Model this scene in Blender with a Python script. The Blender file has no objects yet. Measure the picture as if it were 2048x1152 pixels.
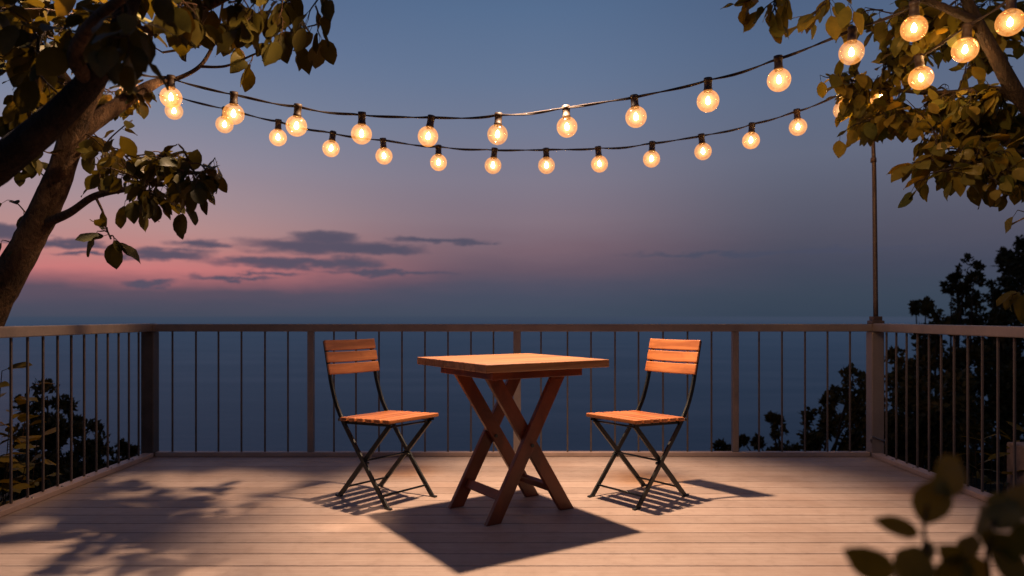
import bpy, bmesh, math, random
from mathutils import Vector, Matrix, noise as mnoise

random.seed(11)
C = bpy.context.scene.collection
PI = math.pi
F, CX, HY, CZ = 1410.0, 1024.0, 632.0, 0.97      # camera facts measured on the photograph


def at(px, py, d):
    """point seen at photo pixel (px, py) at depth d"""
    return Vector(((px - CX) / F * d, d, CZ + (HY - py) / F * d))


def lin(*rgb):
    out = []
    for v in rgb:
        c = v / 255.0
        out.append(c / 12.92 if c <= 0.04045 else ((c + 0.055) / 1.055) ** 2.4)
    return tuple(out) + (1.0,)


# ------------------------------------------------------------------ materials
class NT:
    def __init__(self, tree):
        self.t = tree

    def n(self, kind, **kw):
        nd = self.t.nodes.new(kind)
        for k, v in kw.items():
            setattr(nd, k, v)
        return nd

    def put(self, sock, v):
        if isinstance(v, bpy.types.NodeSocket):
            self.t.links.new(v, sock)
        elif v is not None:
            sock.default_value = v

    def math(self, op, a, b=None, c=None, clamp=False):
        nd = self.n('ShaderNodeMath', operation=op, use_clamp=clamp)
        for i, v in enumerate((a, b, c)):
            self.put(nd.inputs[i], v)
        return nd.outputs[0]

    def mix(self, f, a, b, blend='MIX'):
        nd = self.n('ShaderNodeMix', data_type='RGBA', blend_type=blend)
        self.put(nd.inputs[0], f)
        self.put(nd.inputs[6], a)
        self.put(nd.inputs[7], b)
        return nd.outputs[2]

    def ramp(self, f, stops, interp='LINEAR'):
        nd = self.n('ShaderNodeValToRGB')
        cr = nd.color_ramp
        cr.interpolation = interp
        cr.elements[0].position, cr.elements[0].color = stops[0]
        cr.elements[1].position, cr.elements[1].color = stops[-1]
        for p, c in stops[1:-1]:
            e = cr.elements.new(p)
            e.color = c
        self.put(nd.inputs[0], f)
        return nd.outputs[0]

    def noise(self, vec, scale, detail=4, rough=0.55, dist=0.0, dim='3D'):
        nd = self.n('ShaderNodeTexNoise', noise_dimensions=dim)
        self.put(nd.inputs['Vector'], vec)
        nd.inputs['Scale'].default_value = scale
        nd.inputs['Detail'].default_value = detail
        nd.inputs['Roughness'].default_value = rough
        nd.inputs['Distortion'].default_value = dist
        return nd.outputs['Fac']

    def mapping(self, vec, scale, loc=(0, 0, 0)):
        nd = self.n('ShaderNodeMapping')
        self.put(nd.inputs['Vector'], vec)
        nd.inputs['Scale'].default_value = scale
        nd.inputs['Location'].default_value = loc
        return nd.outputs[0]

    def smooth(self, v, lo, hi):
        nd = self.n('ShaderNodeMapRange', interpolation_type='SMOOTHSTEP')
        self.put(nd.inputs[0], v)
        nd.inputs[1].default_value = lo
        nd.inputs[2].default_value = hi
        return nd.outputs[0]

    def bump(self, h, strength, dist):
        nd = self.n('ShaderNodeBump')
        nd.inputs['Strength'].default_value = strength
        nd.inputs['Distance'].default_value = dist
        self.put(nd.inputs['Height'], h)
        return nd.outputs[0]


def newmat(name):
    m = bpy.data.materials.new(name)
    m.use_nodes = True
    m.node_tree.nodes.clear()
    t = NT(m.node_tree)
    out = t.n('ShaderNodeOutputMaterial')
    return m, t, out


def principled(t, out, col, rough=0.5, metal=0.0, normal=None, spec=None):
    p = t.n('ShaderNodeBsdfPrincipled')
    t.put(p.inputs['Base Color'], col)
    t.put(p.inputs['Roughness'], rough)
    t.put(p.inputs['Metallic'], metal)
    if normal is not None:
        t.put(p.inputs['Normal'], normal)
    if spec is not None:
        t.put(p.inputs['Specular IOR Level'], spec)
    t.t.links.new(p.outputs[0], out.inputs['Surface'])
    return p


def wood_mat(name, dark, light, grain=(1.5, 40, 40), rough=0.42, var=0.25):
    m, t, out = newmat(name)
    tc = t.n('ShaderNodeTexCoord').outputs['Object']
    rnd = t.n('ShaderNodeNewGeometry').outputs['Random Per Island']
    off = t.n('ShaderNodeCombineXYZ')
    t.put(off.inputs[0], t.math('MULTIPLY', rnd, 17.0))
    t.put(off.inputs[1], t.math('MULTIPLY', rnd, 5.0))
    add = t.n('ShaderNodeVectorMath', operation='ADD')
    t.put(add.inputs[0], tc)
    t.put(add.inputs[1], off.outputs[0])
    v = add.outputs[0]
    g = t.noise(t.mapping(v, grain), 1.0, 6, 0.65, 0.6)
    g2 = t.noise(t.mapping(v, tuple(0.3 * s for s in grain)), 1.0, 3, 0.5, 0.3)
    col = t.ramp(t.math('ADD', t.math('MULTIPLY', g, 0.7), t.math('MULTIPLY', g2, 0.3)),
                 [(0.37, dark), (0.63, light)])
    tone = t.math('ADD', 1.0 - var, t.math('MULTIPLY', rnd, 2 * var))
    tv = t.n('ShaderNodeCombineColor')
    for i in range(3):
        t.put(tv.inputs[i], tone)
    col = t.mix(1.0, col, tv.outputs[0], 'MULTIPLY')
    r = t.math('ADD', rough - 0.08, t.math('MULTIPLY', g, 0.18))
    principled(t, out, col, r, 0.0, t.bump(g, 0.25, 0.002))
    return m


def paint_mat(name, col, rough=0.45, metal=0.0, var=0.25, scale=9.0, bump=0.08):
    m, t, out = newmat(name)
    tc = t.n('ShaderNodeTexCoord').outputs['Object']
    a = t.noise(tc, scale, 5, 0.6)
    b = t.noise(tc, scale * 14, 3, 0.6)
    f = t.math('ADD', t.math('MULTIPLY', a, 0.7), t.math('MULTIPLY', b, 0.3))
    lo = tuple(c * (1 - var) for c in col[:3]) + (1,)
    hi = tuple(min(1, c * (1 + var)) for c in col[:3]) + (1,)
    c = t.ramp(f, [(0.35, lo), (0.65, hi)])
    principled(t, out, c, t.math('ADD', rough - 0.1, t.math('MULTIPLY', a, 0.2)), metal,
               t.bump(b, bump, 0.002))
    return m


def leaf_mat(name, cols, trans=0.3, rough=0.5, tcol=None):
    m, t, out = newmat(name)
    geo = t.n('ShaderNodeNewGeometry')
    rnd = geo.outputs['Random Per Island']
    n = len(cols)
    col = t.ramp(rnd, [(i / (n - 1), c) for i, c in enumerate(cols)])
    tc = t.n('ShaderNodeTexCoord').outputs['Object']
    nz = t.noise(tc, 35.0, 3, 0.6)
    col = t.mix(t.math('MULTIPLY', nz, 0.55), col, (0.01, 0.012, 0.003, 1))
    p = t.n('ShaderNodeBsdfPrincipled')
    t.put(p.inputs['Base Color'], col)
    p.inputs['Roughness'].default_value = rough
    p.inputs['Specular IOR Level'].default_value = 0.12
    t.put(p.inputs['Normal'], t.bump(t.noise(tc, 90.0, 2, 0.5), 0.15, 0.003))
    tr = t.n('ShaderNodeBsdfTranslucent')
    t.put(tr.inputs['Color'], t.mix(1.0, col, tcol or (1.3, 1.0, 0.35, 1), 'MULTIPLY'))
    mx = t.n('ShaderNodeMixShader')
    mx.inputs[0].default_value = trans
    t.t.links.new(p.outputs[0], mx.inputs[1])
    t.t.links.new(tr.outputs[0], mx.inputs[2])
    t.t.links.new(mx.outputs[0], out.inputs['Surface'])
    return m


def bark_mat(name, dark, light):
    m, t, out = newmat(name)
    tc = t.n('ShaderNodeTexCoord').outputs['Object']
    a = t.noise(t.mapping(tc, (1, 1, 0.35)), 38.0, 6, 0.7, 0.8)
    b = t.noise(tc, 7.0, 4, 0.6)
    fl = t.noise(t.mapping(tc, (1, 1, 0.5)), 120.0, 4, 0.7, 0.4)
    h = t.math('ADD', t.math('MULTIPLY', a, 0.8), t.math('MULTIPLY', fl, 0.4))
    col = t.ramp(t.math('MULTIPLY', h, t.math('ADD', 0.4, b)), [(0.38, dark), (0.78, light)])
    principled(t, out, col, 0.85, 0, t.bump(h, 1.0, 0.03), 0.2)
    return m


M = {}
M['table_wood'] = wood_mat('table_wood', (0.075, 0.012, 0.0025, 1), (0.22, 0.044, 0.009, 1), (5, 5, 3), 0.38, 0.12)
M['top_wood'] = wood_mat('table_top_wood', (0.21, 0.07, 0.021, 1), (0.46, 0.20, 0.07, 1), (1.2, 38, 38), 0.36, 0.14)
M['slat_wood'] = wood_mat('chair_wood', (0.22, 0.062, 0.018, 1), (0.53, 0.185, 0.056, 1), (30, 1.5, 30), 0.42, 0.12)
M['chair_metal'] = paint_mat('chair_metal', (0.010, 0.011, 0.010, 1), 0.36, 0.0, 0.3)
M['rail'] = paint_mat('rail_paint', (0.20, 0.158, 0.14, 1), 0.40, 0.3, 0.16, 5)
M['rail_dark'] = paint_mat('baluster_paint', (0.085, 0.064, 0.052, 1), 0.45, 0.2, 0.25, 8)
M['rail_base'] = paint_mat('rail_base_paint', (0.36, 0.25, 0.20, 1), 0.5, 0.0, 0.15, 6)
M['pole'] = paint_mat('pole_metal', (0.07, 0.045, 0.035, 1), 0.5, 0.3, 0.3, 14, 0.25)
M['cable'] = paint_mat('cable_rubber', (0.022, 0.013, 0.009, 1), 0.95, 0, 0.2, 30)
M['socket'] = paint_mat('socket_plastic', (0.035, 0.017, 0.006, 1), 0.6, 0, 0.2, 40)
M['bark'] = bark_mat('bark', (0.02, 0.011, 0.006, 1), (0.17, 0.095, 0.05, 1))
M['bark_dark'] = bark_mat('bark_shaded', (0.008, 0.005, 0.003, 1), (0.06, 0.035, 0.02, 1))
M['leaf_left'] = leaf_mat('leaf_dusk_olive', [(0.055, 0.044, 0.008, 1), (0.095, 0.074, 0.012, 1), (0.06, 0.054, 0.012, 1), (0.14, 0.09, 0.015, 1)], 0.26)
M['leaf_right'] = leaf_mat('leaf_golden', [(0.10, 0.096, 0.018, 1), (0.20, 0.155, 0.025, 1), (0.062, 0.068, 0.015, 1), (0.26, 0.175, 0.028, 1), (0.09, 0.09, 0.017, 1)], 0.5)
M['leaf_far'] = leaf_mat('leaf_night', [(0.024, 0.025, 0.011, 1), (0.06, 0.046, 0.016, 1), (0.028, 0.034, 0.013, 1), (0.085, 0.055, 0.018, 1)], 0.15, 0.6)
M['leaf_near'] = leaf_mat('leaf_bushy', [(0.09, 0.075, 0.016, 1), (0.16, 0.12, 0.022, 1), (0.22, 0.145, 0.026, 1)], 0.4)
M['leaf_pot'] = leaf_mat('leaf_potted', [(0.13, 0.11, 0.02, 1), (0.20, 0.15, 0.025, 1), (0.12, 0.11, 0.022, 1)], 0.5, 0.45)
M['stone'] = paint_mat('weathered_stone', (0.20, 0.13, 0.10, 1), 0.85, 0, 0.35, 12, 0.6)
M['pot'] = paint_mat('terracotta', (0.25, 0.10, 0.05, 1), 0.8, 0, 0.25, 12, 0.3)
M['soil'] = paint_mat('soil', (0.02, 0.015, 0.01, 1), 0.95, 0, 0.4, 40, 0.8)
M['bolt'] = paint_mat('bolt_steel', (0.25, 0.22, 0.2, 1), 0.35, 0.9, 0.2, 40)

# deck boards: weathered composite with fine grain along X
m, t, out = newmat('deck_boards')
geo = t.n('ShaderNodeNewGeometry')
pos, rnd = geo.outputs['Position'], geo.outputs['Random Per Island']
off = t.n('ShaderNodeCombineXYZ')
t.put(off.inputs[0], t.math('MULTIPLY', rnd, 31.0))
add = t.n('ShaderNodeVectorMath', operation='ADD')
t.put(add.inputs[0], pos)
t.put(add.inputs[1], off.outputs[0])
g = t.noise(t.mapping(add.outputs[0], (2.2, 75, 20)), 1.0, 6, 0.65, 0.4)
st = t.noise(pos, 1.7, 6, 0.62)
st2 = t.noise(pos, 14.0, 5, 0.65)
col = t.ramp(g, [(0.28, (0.275, 0.20, 0.165, 1)), (0.7, (0.40, 0.31, 0.26, 1))])
col = t.mix(t.smooth(st, 0.4, 0.75), col, (0.27, 0.19, 0.15, 1))
col = t.mix(t.math('MULTIPLY', t.smooth(st2, 0.45, 0.75), 0.5), col, (0.22, 0.16, 0.13, 1))
tone = t.math('ADD', 0.89, t.math('MULTIPLY', rnd, 0.19))
tv = t.n('ShaderNodeCombineColor')
for i in range(3):
    t.put(tv.inputs[i], tone)
col = t.mix(1.0, col, tv.outputs[0], 'MULTIPLY')
principled(t, out, col, t.math('ADD', 0.48, t.math('MULTIPLY', st, 0.22)), 0, t.bump(g, 0.22, 0.002), 0.3)
M['deck'] = m

# sea
m, t, out = newmat('sea_water')
pos = t.n('ShaderNodeNewGeometry').outputs['Position']
w1 = t.noise(t.mapping(pos, (0.05, 0.16, 1)), 1.0, 5, 0.6, 0.3)
w2 = t.noise(t.mapping(pos, (0.004, 0.016, 1)), 1.0, 4, 0.55)
col = t.ramp(w2, [(0.3, (0.020, 0.042, 0.072, 1)), (0.7, (0.032, 0.060, 0.095, 1))])
p = principled(t, out, col, 0.5, 0, t.bump(w1, 0.5, 1.2), 0.2)
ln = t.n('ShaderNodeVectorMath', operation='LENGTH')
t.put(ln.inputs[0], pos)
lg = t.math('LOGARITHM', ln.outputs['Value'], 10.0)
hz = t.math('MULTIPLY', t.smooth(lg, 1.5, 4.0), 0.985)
hem = t.n('ShaderNodeEmission')  # haze over the water painted in as emission, growing with distance
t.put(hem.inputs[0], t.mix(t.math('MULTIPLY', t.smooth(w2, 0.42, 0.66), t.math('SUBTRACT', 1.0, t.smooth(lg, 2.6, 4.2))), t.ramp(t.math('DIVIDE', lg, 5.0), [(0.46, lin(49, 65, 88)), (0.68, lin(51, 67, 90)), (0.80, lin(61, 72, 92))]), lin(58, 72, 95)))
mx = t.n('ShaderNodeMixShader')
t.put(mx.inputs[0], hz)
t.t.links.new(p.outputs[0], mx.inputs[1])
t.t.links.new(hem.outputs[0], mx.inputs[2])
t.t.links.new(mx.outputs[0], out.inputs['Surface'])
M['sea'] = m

# hillside
m, t, out = newmat('hillside_soil')
pos = t.n('ShaderNodeNewGeometry').outputs['Position']
col = t.ramp(t.noise(pos, 0.9, 6, 0.65), [(0.3, (0.008, 0.008, 0.004, 1)), (0.7, (0.022, 0.02, 0.01, 1))])
principled(t, out, col, 0.95, 0, t.bump(t.noise(pos, 5, 5, 0.6), 0.8, 0.2), 0.1)
M['hill'] = m


def emis(t, col, s):
    e = t.n('ShaderNodeEmission')
    t.put(e.inputs[0], col)
    t.put(e.inputs[1], s)
    return e.outputs[0]


# bulbs: seeded amber glass lit from within, with a white-hot filament bundle
m, t, out = newmat('bulb_glass')
tc = t.n('ShaderNodeTexCoord').outputs['Object']
rn = t.n('ShaderNodeObjectInfo').outputs['Random']
nz = t.noise(tc, 48.0, 3, 0.7)
e = emis(t, t.ramp(nz, [(0.36, (0.75, 0.22, 0.04, 1)), (0.66, (1.0, 0.50, 0.16, 1))]), t.math('ADD', 0.40, t.math('MULTIPLY', rn, 0.16)))
tr = t.n('ShaderNodeBsdfTransparent')
tr.inputs[0].default_value = (1.0, 0.86, 0.66, 1)
ad = t.n('ShaderNodeAddShader')
t.t.links.new(e, ad.inputs[0])
t.t.links.new(tr.outputs[0], ad.inputs[1])
gl = t.n('ShaderNodeBsdfGlossy')
gl.inputs['Roughness'].default_value = 0.12
gl.inputs['Color'].default_value = (1, 0.9, 0.75, 1)
mx = t.n('ShaderNodeMixShader')
mx.inputs[0].default_value = 0.04
t.t.links.new(ad.outputs[0], mx.inputs[1])
t.t.links.new(gl.outputs[0], mx.inputs[2])
t.t.links.new(mx.outputs[0], out.inputs['Surface'])
M['glass'] = m
m, t, out = newmat('bulb_filament')
t.t.links.new(emis(t, (1.0, 0.60, 0.25, 1), 95.0), out.inputs['Surface'])
M['filament'] = m
m, t, out = newmat('bulb_glow_shells')  # emissive shells added inside the bulb to soften its core glow
e = emis(t, (1.0, 0.62, 0.27, 1), 0.13)
tr = t.n('ShaderNodeBsdfTransparent')
ad = t.n('ShaderNodeAddShader')
t.t.links.new(e, ad.inputs[0])
t.t.links.new(tr.outputs[0], ad.inputs[1])
t.t.links.new(ad.outputs[0], out.inputs['Surface'])
M['glow_shell'] = m


# ------------------------------------------------------------------ mesh helpers
class MB:
    def __init__(self):
        self.v, self.f, self.mi, self.sm = [], [], [], []

    def add(self, vs, fs, mat=0, smooth=False):
        o = len(self.v)
        self.v.extend([tuple(p) for p in vs])
        for f in fs:
            self.f.append(tuple(i + o for i in f))
            self.mi.append(mat)
            self.sm.append(smooth)
        return self

    def box(self, c, s, rot=None, mat=0):
        hx, hy, hz = s[0] / 2, s[1] / 2, s[2] / 2
        vs = [Vector((x, y, z)) for x in (-hx, hx) for y in (-hy, hy) for z in (-hz, hz)]
        if rot is not None:
            vs = [rot @ p for p in vs]
        vs = [p + Vector(c) for p in vs]
        return self.add(vs, [(0, 1, 3, 2), (4, 6, 7, 5), (0, 4, 5, 1), (2, 3, 7, 6), (0, 2, 6, 4), (1, 5, 7, 3)], mat)

    def bar(self, a, b, w, h, side, mat=0):
        """box from a to b, width w along `side`, height h across"""
        a, b = Vector(a), Vector(b)
        z = (b - a).normalized()
        x = Vector(side)
        x = (x - z * x.dot(z)).normalized()
        y = z.cross(x)
        rot = Matrix((x, y, z)).transposed()
        return self.box((a + b) / 2, (w, h, (b - a).length), rot, mat)

    def tube(self, pts, radii, sides=8, sub=6, rough=0.0, mat=0, cap=True, seed=0.0):
        pts = [Vector(p) for p in pts]
        if not isinstance(radii, (list, tuple)):
            radii = [radii] * len(pts)
        P, R = spline(pts, radii, sub)
        n = len(P)
        tang = [(P[min(i + 1, n - 1)] - P[max(i - 1, 0)]).normalized() for i in range(n)]
        ref = Vector((0.3, 0.9, 0.2))
        if abs(tang[0].dot(ref)) > 0.9:
            ref = Vector((0, 0, 1))
        x = (ref - tang[0] * ref.dot(tang[0])).normalized()
        vs = []
        for i in range(n):
            x = (x - tang[i] * x.dot(tang[i])).normalized()
            y = tang[i].cross(x)
            for k in range(sides):
                a = 2 * PI * k / sides
                r = R[i]
                d = x * math.cos(a) + y * math.sin(a)
                if rough:
                    q = P[i] + d * r
                    r *= 1 + rough * (mnoise.noise(q * 9 + Vector((seed, 0, 0))) + 0.6 * mnoise.noise(q * 23))
                vs.append(P[i] + d * r)
        fs = [(i * sides + k, i * sides + (k + 1) % sides, (i + 1) * sides + (k + 1) % sides, (i + 1) * sides + k)
              for i in range(n - 1) for k in range(sides)]
        self.add(vs, fs, mat, True)
        if cap:
            o = len(self.v) - len(vs)
            self.f.append(tuple(o + k for k in reversed(range(sides))))
            self.f.append(tuple(o + (n - 1) * sides + k for k in range(sides)))
            self.mi += [mat, mat]
            self.sm += [False, False]
        return self

    def lathe(self, prof, origin=(0, 0, 0), sides=16, mat=0):
        o = Vector(origin)
        vs = [o + Vector((r * math.cos(2 * PI * k / sides), r * math.sin(2 * PI * k / sides), z))
              for r, z in prof for k in range(sides)]
        fs = [(i * sides + k, i * sides + (k + 1) % sides, (i + 1) * sides + (k + 1) % sides, (i + 1) * sides + k)
              for i in range(len(prof) - 1) for k in range(sides)]
        return self.add(vs, fs, mat, True)

    def leaf(self, base, d, up, L, W, curl=0.12, fold=0.16, mat=0, tip=1.0):
        d = d.normalized()
        s = d.cross(up)
        if s.length < 1e-3:
            s = d.cross(Vector((1, 0.2, 0)))
        s.normalize()
        n = s.cross(d).normalized()
        rows = ((0.0, 0.06), (0.12, 0.55), (0.3, 0.92), (0.52, 1.0), (0.74, 0.78), (0.9, 0.36), (1.0, 0.03))
        ph = random.uniform(0, 6)
        vs = []
        for tt, w in rows:
            c = base + d * (tt * L) - n * (curl * L * tt * tt)
            hw = W / 2 * w
            wv = 0.05 * W * math.sin(ph + tt * 9)
            vs += [c - s * hw + n * (fold * hw + wv), c, c + s * hw + n * (fold * hw - wv)]
        fs = []
        for i in range(len(rows) - 1):
            a = i * 3
            fs += [(a, a + 1, a + 4, a + 3), (a + 1, a + 2, a + 5, a + 4)]
        return self.add(vs, fs, mat, True)

    def build(self, name, mats, parent=None, bevel=0.0, seg=2):
        me = bpy.data.meshes.new(name)
        me.from_pydata(self.v, [], self.f)
        for mm in (mats if isinstance(mats, (list, tuple)) else [mats]):
            me.materials.append(mm)
        me.polygons.foreach_set('material_index', self.mi)
        me.polygons.foreach_set('use_smooth', self.sm)
        me.update()
        o = bpy.data.objects.new(name, me)
        C.objects.link(o)
        if parent is not None:
            o.parent = parent
        if bevel:
            b = o.modifiers.new('bevel', 'BEVEL')
            b.width, b.segments, b.limit_method = bevel, seg, 'ANGLE'
        return o


def spline(pts, rad, sub):
    if len(pts) == 2 and sub <= 1:
        return list(pts), list(rad)
    P, R = [], []
    n = len(pts)
    for i in range(n - 1):
        p0, p1, p2, p3 = pts[max(i - 1, 0)], pts[i], pts[i + 1], pts[min(i + 2, n - 1)]
        for k in range(sub):
            u = k / sub
            P.append(0.5 * ((2 * p1) + (p2 - p0) * u + (2 * p0 - 5 * p1 + 4 * p2 - p3) * u * u +
                            (-p0 + 3 * p1 - 3 * p2 + p3) * u ** 3))
            R.append(rad[i] + (rad[i + 1] - rad[i]) * u)
    P.append(pts[-1])
    R.append(rad[-1])
    return P, R


def tag(o, label=None, cat=None, group=None, kind=None):
    if label: o['label'] = label
    if cat: o['category'] = cat
    if group: o['group'] = group
    if kind: o['kind'] = kind
    return o


def empty(name, loc=(0, 0, 0), rz=0.0):
    o = bpy.data.objects.new(name, None)
    o.location = loc
    o.rotation_euler = (0, 0, rz)
    o.empty_display_size = 0.2
    C.objects.link(o)
    return o


def copy_tree(o, parent=None):
    c = o.copy()
    C.objects.link(c)
    if parent is not None:
        c.parent = parent
    for ch in list(o.children):
        copy_tree(ch, c)
    return c


# ------------------------------------------------------------------ setting
# deck boards
mb = MB()
PITCH, Y0 = 0.1395, 4.133
k0 = int((Y0 + 1.6) / PITCH)
for k in range(-k0, 6):
    y1 = Y0 + k * PITCH + PITCH / 2
    mb.box((0, y1, -0.0145), (5.2, PITCH - 0.006, 0.029))
yb = Y0 + 5 * PITCH + PITCH
yf = Y0 - k0 * PITCH
deck = mb.build('deck', M['deck'], None, 0.003, 2)
tag(deck, 'pale wooden terrace deck of long boards laid side to side', 'deck', None, 'structure')
mb = MB()
for x in (-2.45, -1.6, -0.8, 0, 0.8, 1.6, 2.45):
    mb.box((x, (yb + yf) / 2, -0.131), (0.07, yb - yf, 0.2))
for x in (-2.3, -0.8, 0.8, 2.3):
    for y in (-1.2, 1.4, 4.4):
        mb.box((x, y, -2.73), (0.14, 0.14, 5.0))
mb.build('joist_frame', M['rail_dark'], deck)

# sea
mb = MB()
N = 72
rings = [0.0, 60, 120, 250, 600, 1500, 5000, 15000, 45000]
vs = [Vector((0, 0, -46))]
for r in rings[1:]:
    vs += [Vector((r * math.cos(2 * PI * k / N), r * math.sin(2 * PI * k / N), -46)) for k in range(N)]
fs = [(0, 1 + k, 1 + (k + 1) % N) for k in range(N)]
for i in range(len(rings) - 2):
    a, b = 1 + i * N, 1 + (i + 1) * N
    fs += [(a + k, b + k, b + (k + 1) % N, a + (k + 1) % N) for k in range(N)]
mb.add(vs, fs, 0, True)
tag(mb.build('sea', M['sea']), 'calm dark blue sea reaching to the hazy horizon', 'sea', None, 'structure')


def hill_z(x, y):
    z = -2.9 - 0.46 * max(0.0, y - 3.0) - 0.0035 * max(0.0, y - 3) ** 2
    z += 0.24 * max(0.0, abs(x) - 3.2) * max(0.0, 1 - max(0, y - 3) / 30)
    if y < 3:
        z += 0.12 * (3 - y)
    q = min(1.0, max(0.0, (abs(x) - 2.75) / 2.0))
    q = q * q * (3 - 2 * q)
    side = -0.55 - 0.11 * max(-2.0, min(y - 4.0, 7.0)) - 0.5 * max(0.0, y - 11.0) - 0.03 * max(0.0, abs(x) - 12)
    z = z * (1 - q) + max(side, z) * q
    z += 0.22 * mnoise.noise(Vector((x * 0.16, y * 0.16, 2.2))) + 0.12 * mnoise.noise(Vector((x * 0.7, y * 0.7, 5)))
    return max(z, -50.0)


mb = MB()
xs = [(-90 + 180 * i / 100) for i in range(101)]
ys = [(-40 + 150 * i / 100) for i in range(101)]
vs = [Vector((x, y, hill_z(x, y))) for y in ys for x in xs]
fs = [(j * 101 + i, j * 101 + i + 1, (j + 1) * 101 + i + 1, (j + 1) * 101 + i) for j in range(100) for i in range(100)]
mb.add(vs, fs, 0, True)
tag(mb.build('hillside', M['hill']), 'dark hillside falling away from the deck to the sea', 'hillside', None, 'structure')

# ------------------------------------------------------------------ railings
RT = 0.915
XL, XR, YB = -2.505, 2.513, 4.88
back = empty('railing', (0, YB, 0))
tag(back, 'back railing facing the sea, with a broad post at both corners', 'railing', 'railings round the deck')
Lr = lambda x, y=0.0, z=0.0: (x, y, z)
mb = MB().box((0.004, 0, RT - 0.026), (XR - XL - 0.066, 0.062, 0.052))
mb.build('top_rail', M['rail'], back, 0.005)
mb = MB().box((0.004, 0.0, 0.016), (XR - XL - 0.09, 0.05, 0.03))
mb.build('bottom_rail', M['rail_base'], back, 0.004)
for x in (XL, XR):
    mb = MB().box((x, 0, 0.4315), (0.085, 0.085, 0.861))
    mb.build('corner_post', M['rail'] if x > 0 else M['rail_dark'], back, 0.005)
for x, w in ((-1.391, 0.042), (0.035, 0.052), (1.544, 0.042)):
    MB().box((x, 0, (0.031 + RT - 0.052) / 2), (w, 0.042, RT - 0.083)).build('post', M['rail'], back, 0.003)
bal = None
for px in (345, 392, 437, 483, 530, 576, 668, 712, 758, 804, 850, 896, 942, 987, 1082, 1135, 1182, 1230, 1277, 1326, 1375, 1423, 1518, 1564, 1610, 1655, 1700):
    x = (px - CX) / F * YB
    if bal is None:
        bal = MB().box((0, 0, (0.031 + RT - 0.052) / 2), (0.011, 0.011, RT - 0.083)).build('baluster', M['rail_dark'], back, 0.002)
        b = bal
    else:
        b = bal.copy()
        C.objects.link(b)
        b.parent = back
    b.location = (x, 0, 0)

for sgn, X, lab in ((-1, XL, 'side railing under the leaning tree, its handrail dappled with leaf shadow'),
                    (1, XR, 'side railing with a sunlit-looking bare handrail in front of the dark bushes')):
    r = empty('railing', (X, 2.0, 0))
    if sgn > 0:
        lab = 'side railing with an evenly lit handrail in front of the tall dark trees'
    tag(r, lab, 'railing', 'railings round the deck')
    ya, yz = -1.5 - 2.0, YB - 0.033 - 2.0
    MB().box((0, (ya + YB + 0.031 - 2.0) / 2, RT - 0.024), (0.064, YB + 0.031 - 2.0 - ya, 0.056)).build('top_rail', M['rail'], r, 0.005)
    MB().box((-sgn * 0.012, (ya + yz - 0.012) / 2, 0.016), (0.07, yz - 0.012 - ya, 0.03)).build('bottom_rail', M['rail_base'], r, 0.004)
    for y in (2.86, 1.36, -0.14, -1.46):
        MB().box((0, y - 2.0, (0.031 + RT - 0.054) / 2), (0.042, 0.046, RT - 0.085)).build('post', M['rail'], r, 0.003)
    y = 4.73
    b0 = None
    while y > -1.4:
        if min(abs(y - q) for q in (2.86, 1.36, -0.14, -1.46)) > 0.05:
            if b0 is None:
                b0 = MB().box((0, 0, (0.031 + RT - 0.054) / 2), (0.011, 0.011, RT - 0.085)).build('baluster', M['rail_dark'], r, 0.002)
                b = b0
            else:
                b = b0.copy()
                C.objects.link(b)
                b.parent = r
            b.location = (0, y - 2.0, 0)
        y -= 0.1205
    # little fixing screws along the bottom rail
    sc0 = None
    for k in range(14):
        if sc0 is None:
            q = sc0 = MB().lathe([(0.0001, 0.006), (0.006, 0.005), (0.008, 0.0)], (0, 0, 0), 8).build('screw', M['bolt'], r)
        else:
            q = sc0.copy()
            C.objects.link(q)
            q.parent = r
        q.location = (-sgn * 0.03, 2.6 - k * 0.24, 0.031)

# tall thin pole clamped on the right corner, carrying the rear string of lights
pole = empty('light_pole', (XR + 0.005, YB, RT))
tag(pole, 'tall thin dark pole clamped on the right corner of the railing', 'pole')
ptop = at(1745, 186, YB) - pole.location
MB().box((0, 0, 0.012), (0.085, 0.075, 0.024)).box((0, 0, 0.038), (0.066, 0.055, 0.03)).build('clamp_bracket', M['pole'], pole, 0.004)
mid1, mid2 = ptop * 0.62, ptop * 0.78
mb = MB().tube([Vector((0, 0, 0.03)), mid1 + Vector((0.004, 0, 0)), mid2, ptop], [0.0165, 0.0145, 0.0125, 0.0115], 10, 5)
mb.build('shaft', M['pole'], pole)
for f_ in (0.70, 0.80):
    MB().tube([ptop * f_, ptop * f_ + Vector((0, 0, 0.03))], [0.02, 0.019], 10, 2).build('joint_sleeve', M['pole'], pole)
# small eyelet clip on the right corner post
mb = MB().tube([Vector((-0.045, -0.045, 0.10)), Vector((-0.06, -0.06, 0.125)), Vector((-0.045, -0.06, 0.145)), Vector((0.03, -0.055, 0.115)), Vector((0.05, -0.05, 0.13)), Vector((0.052, -0.03, 0.09))], 0.005, 6, 4)
o = mb.build('hook', M['bolt'], back)
o.location = (XR, 0, 0)

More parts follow.
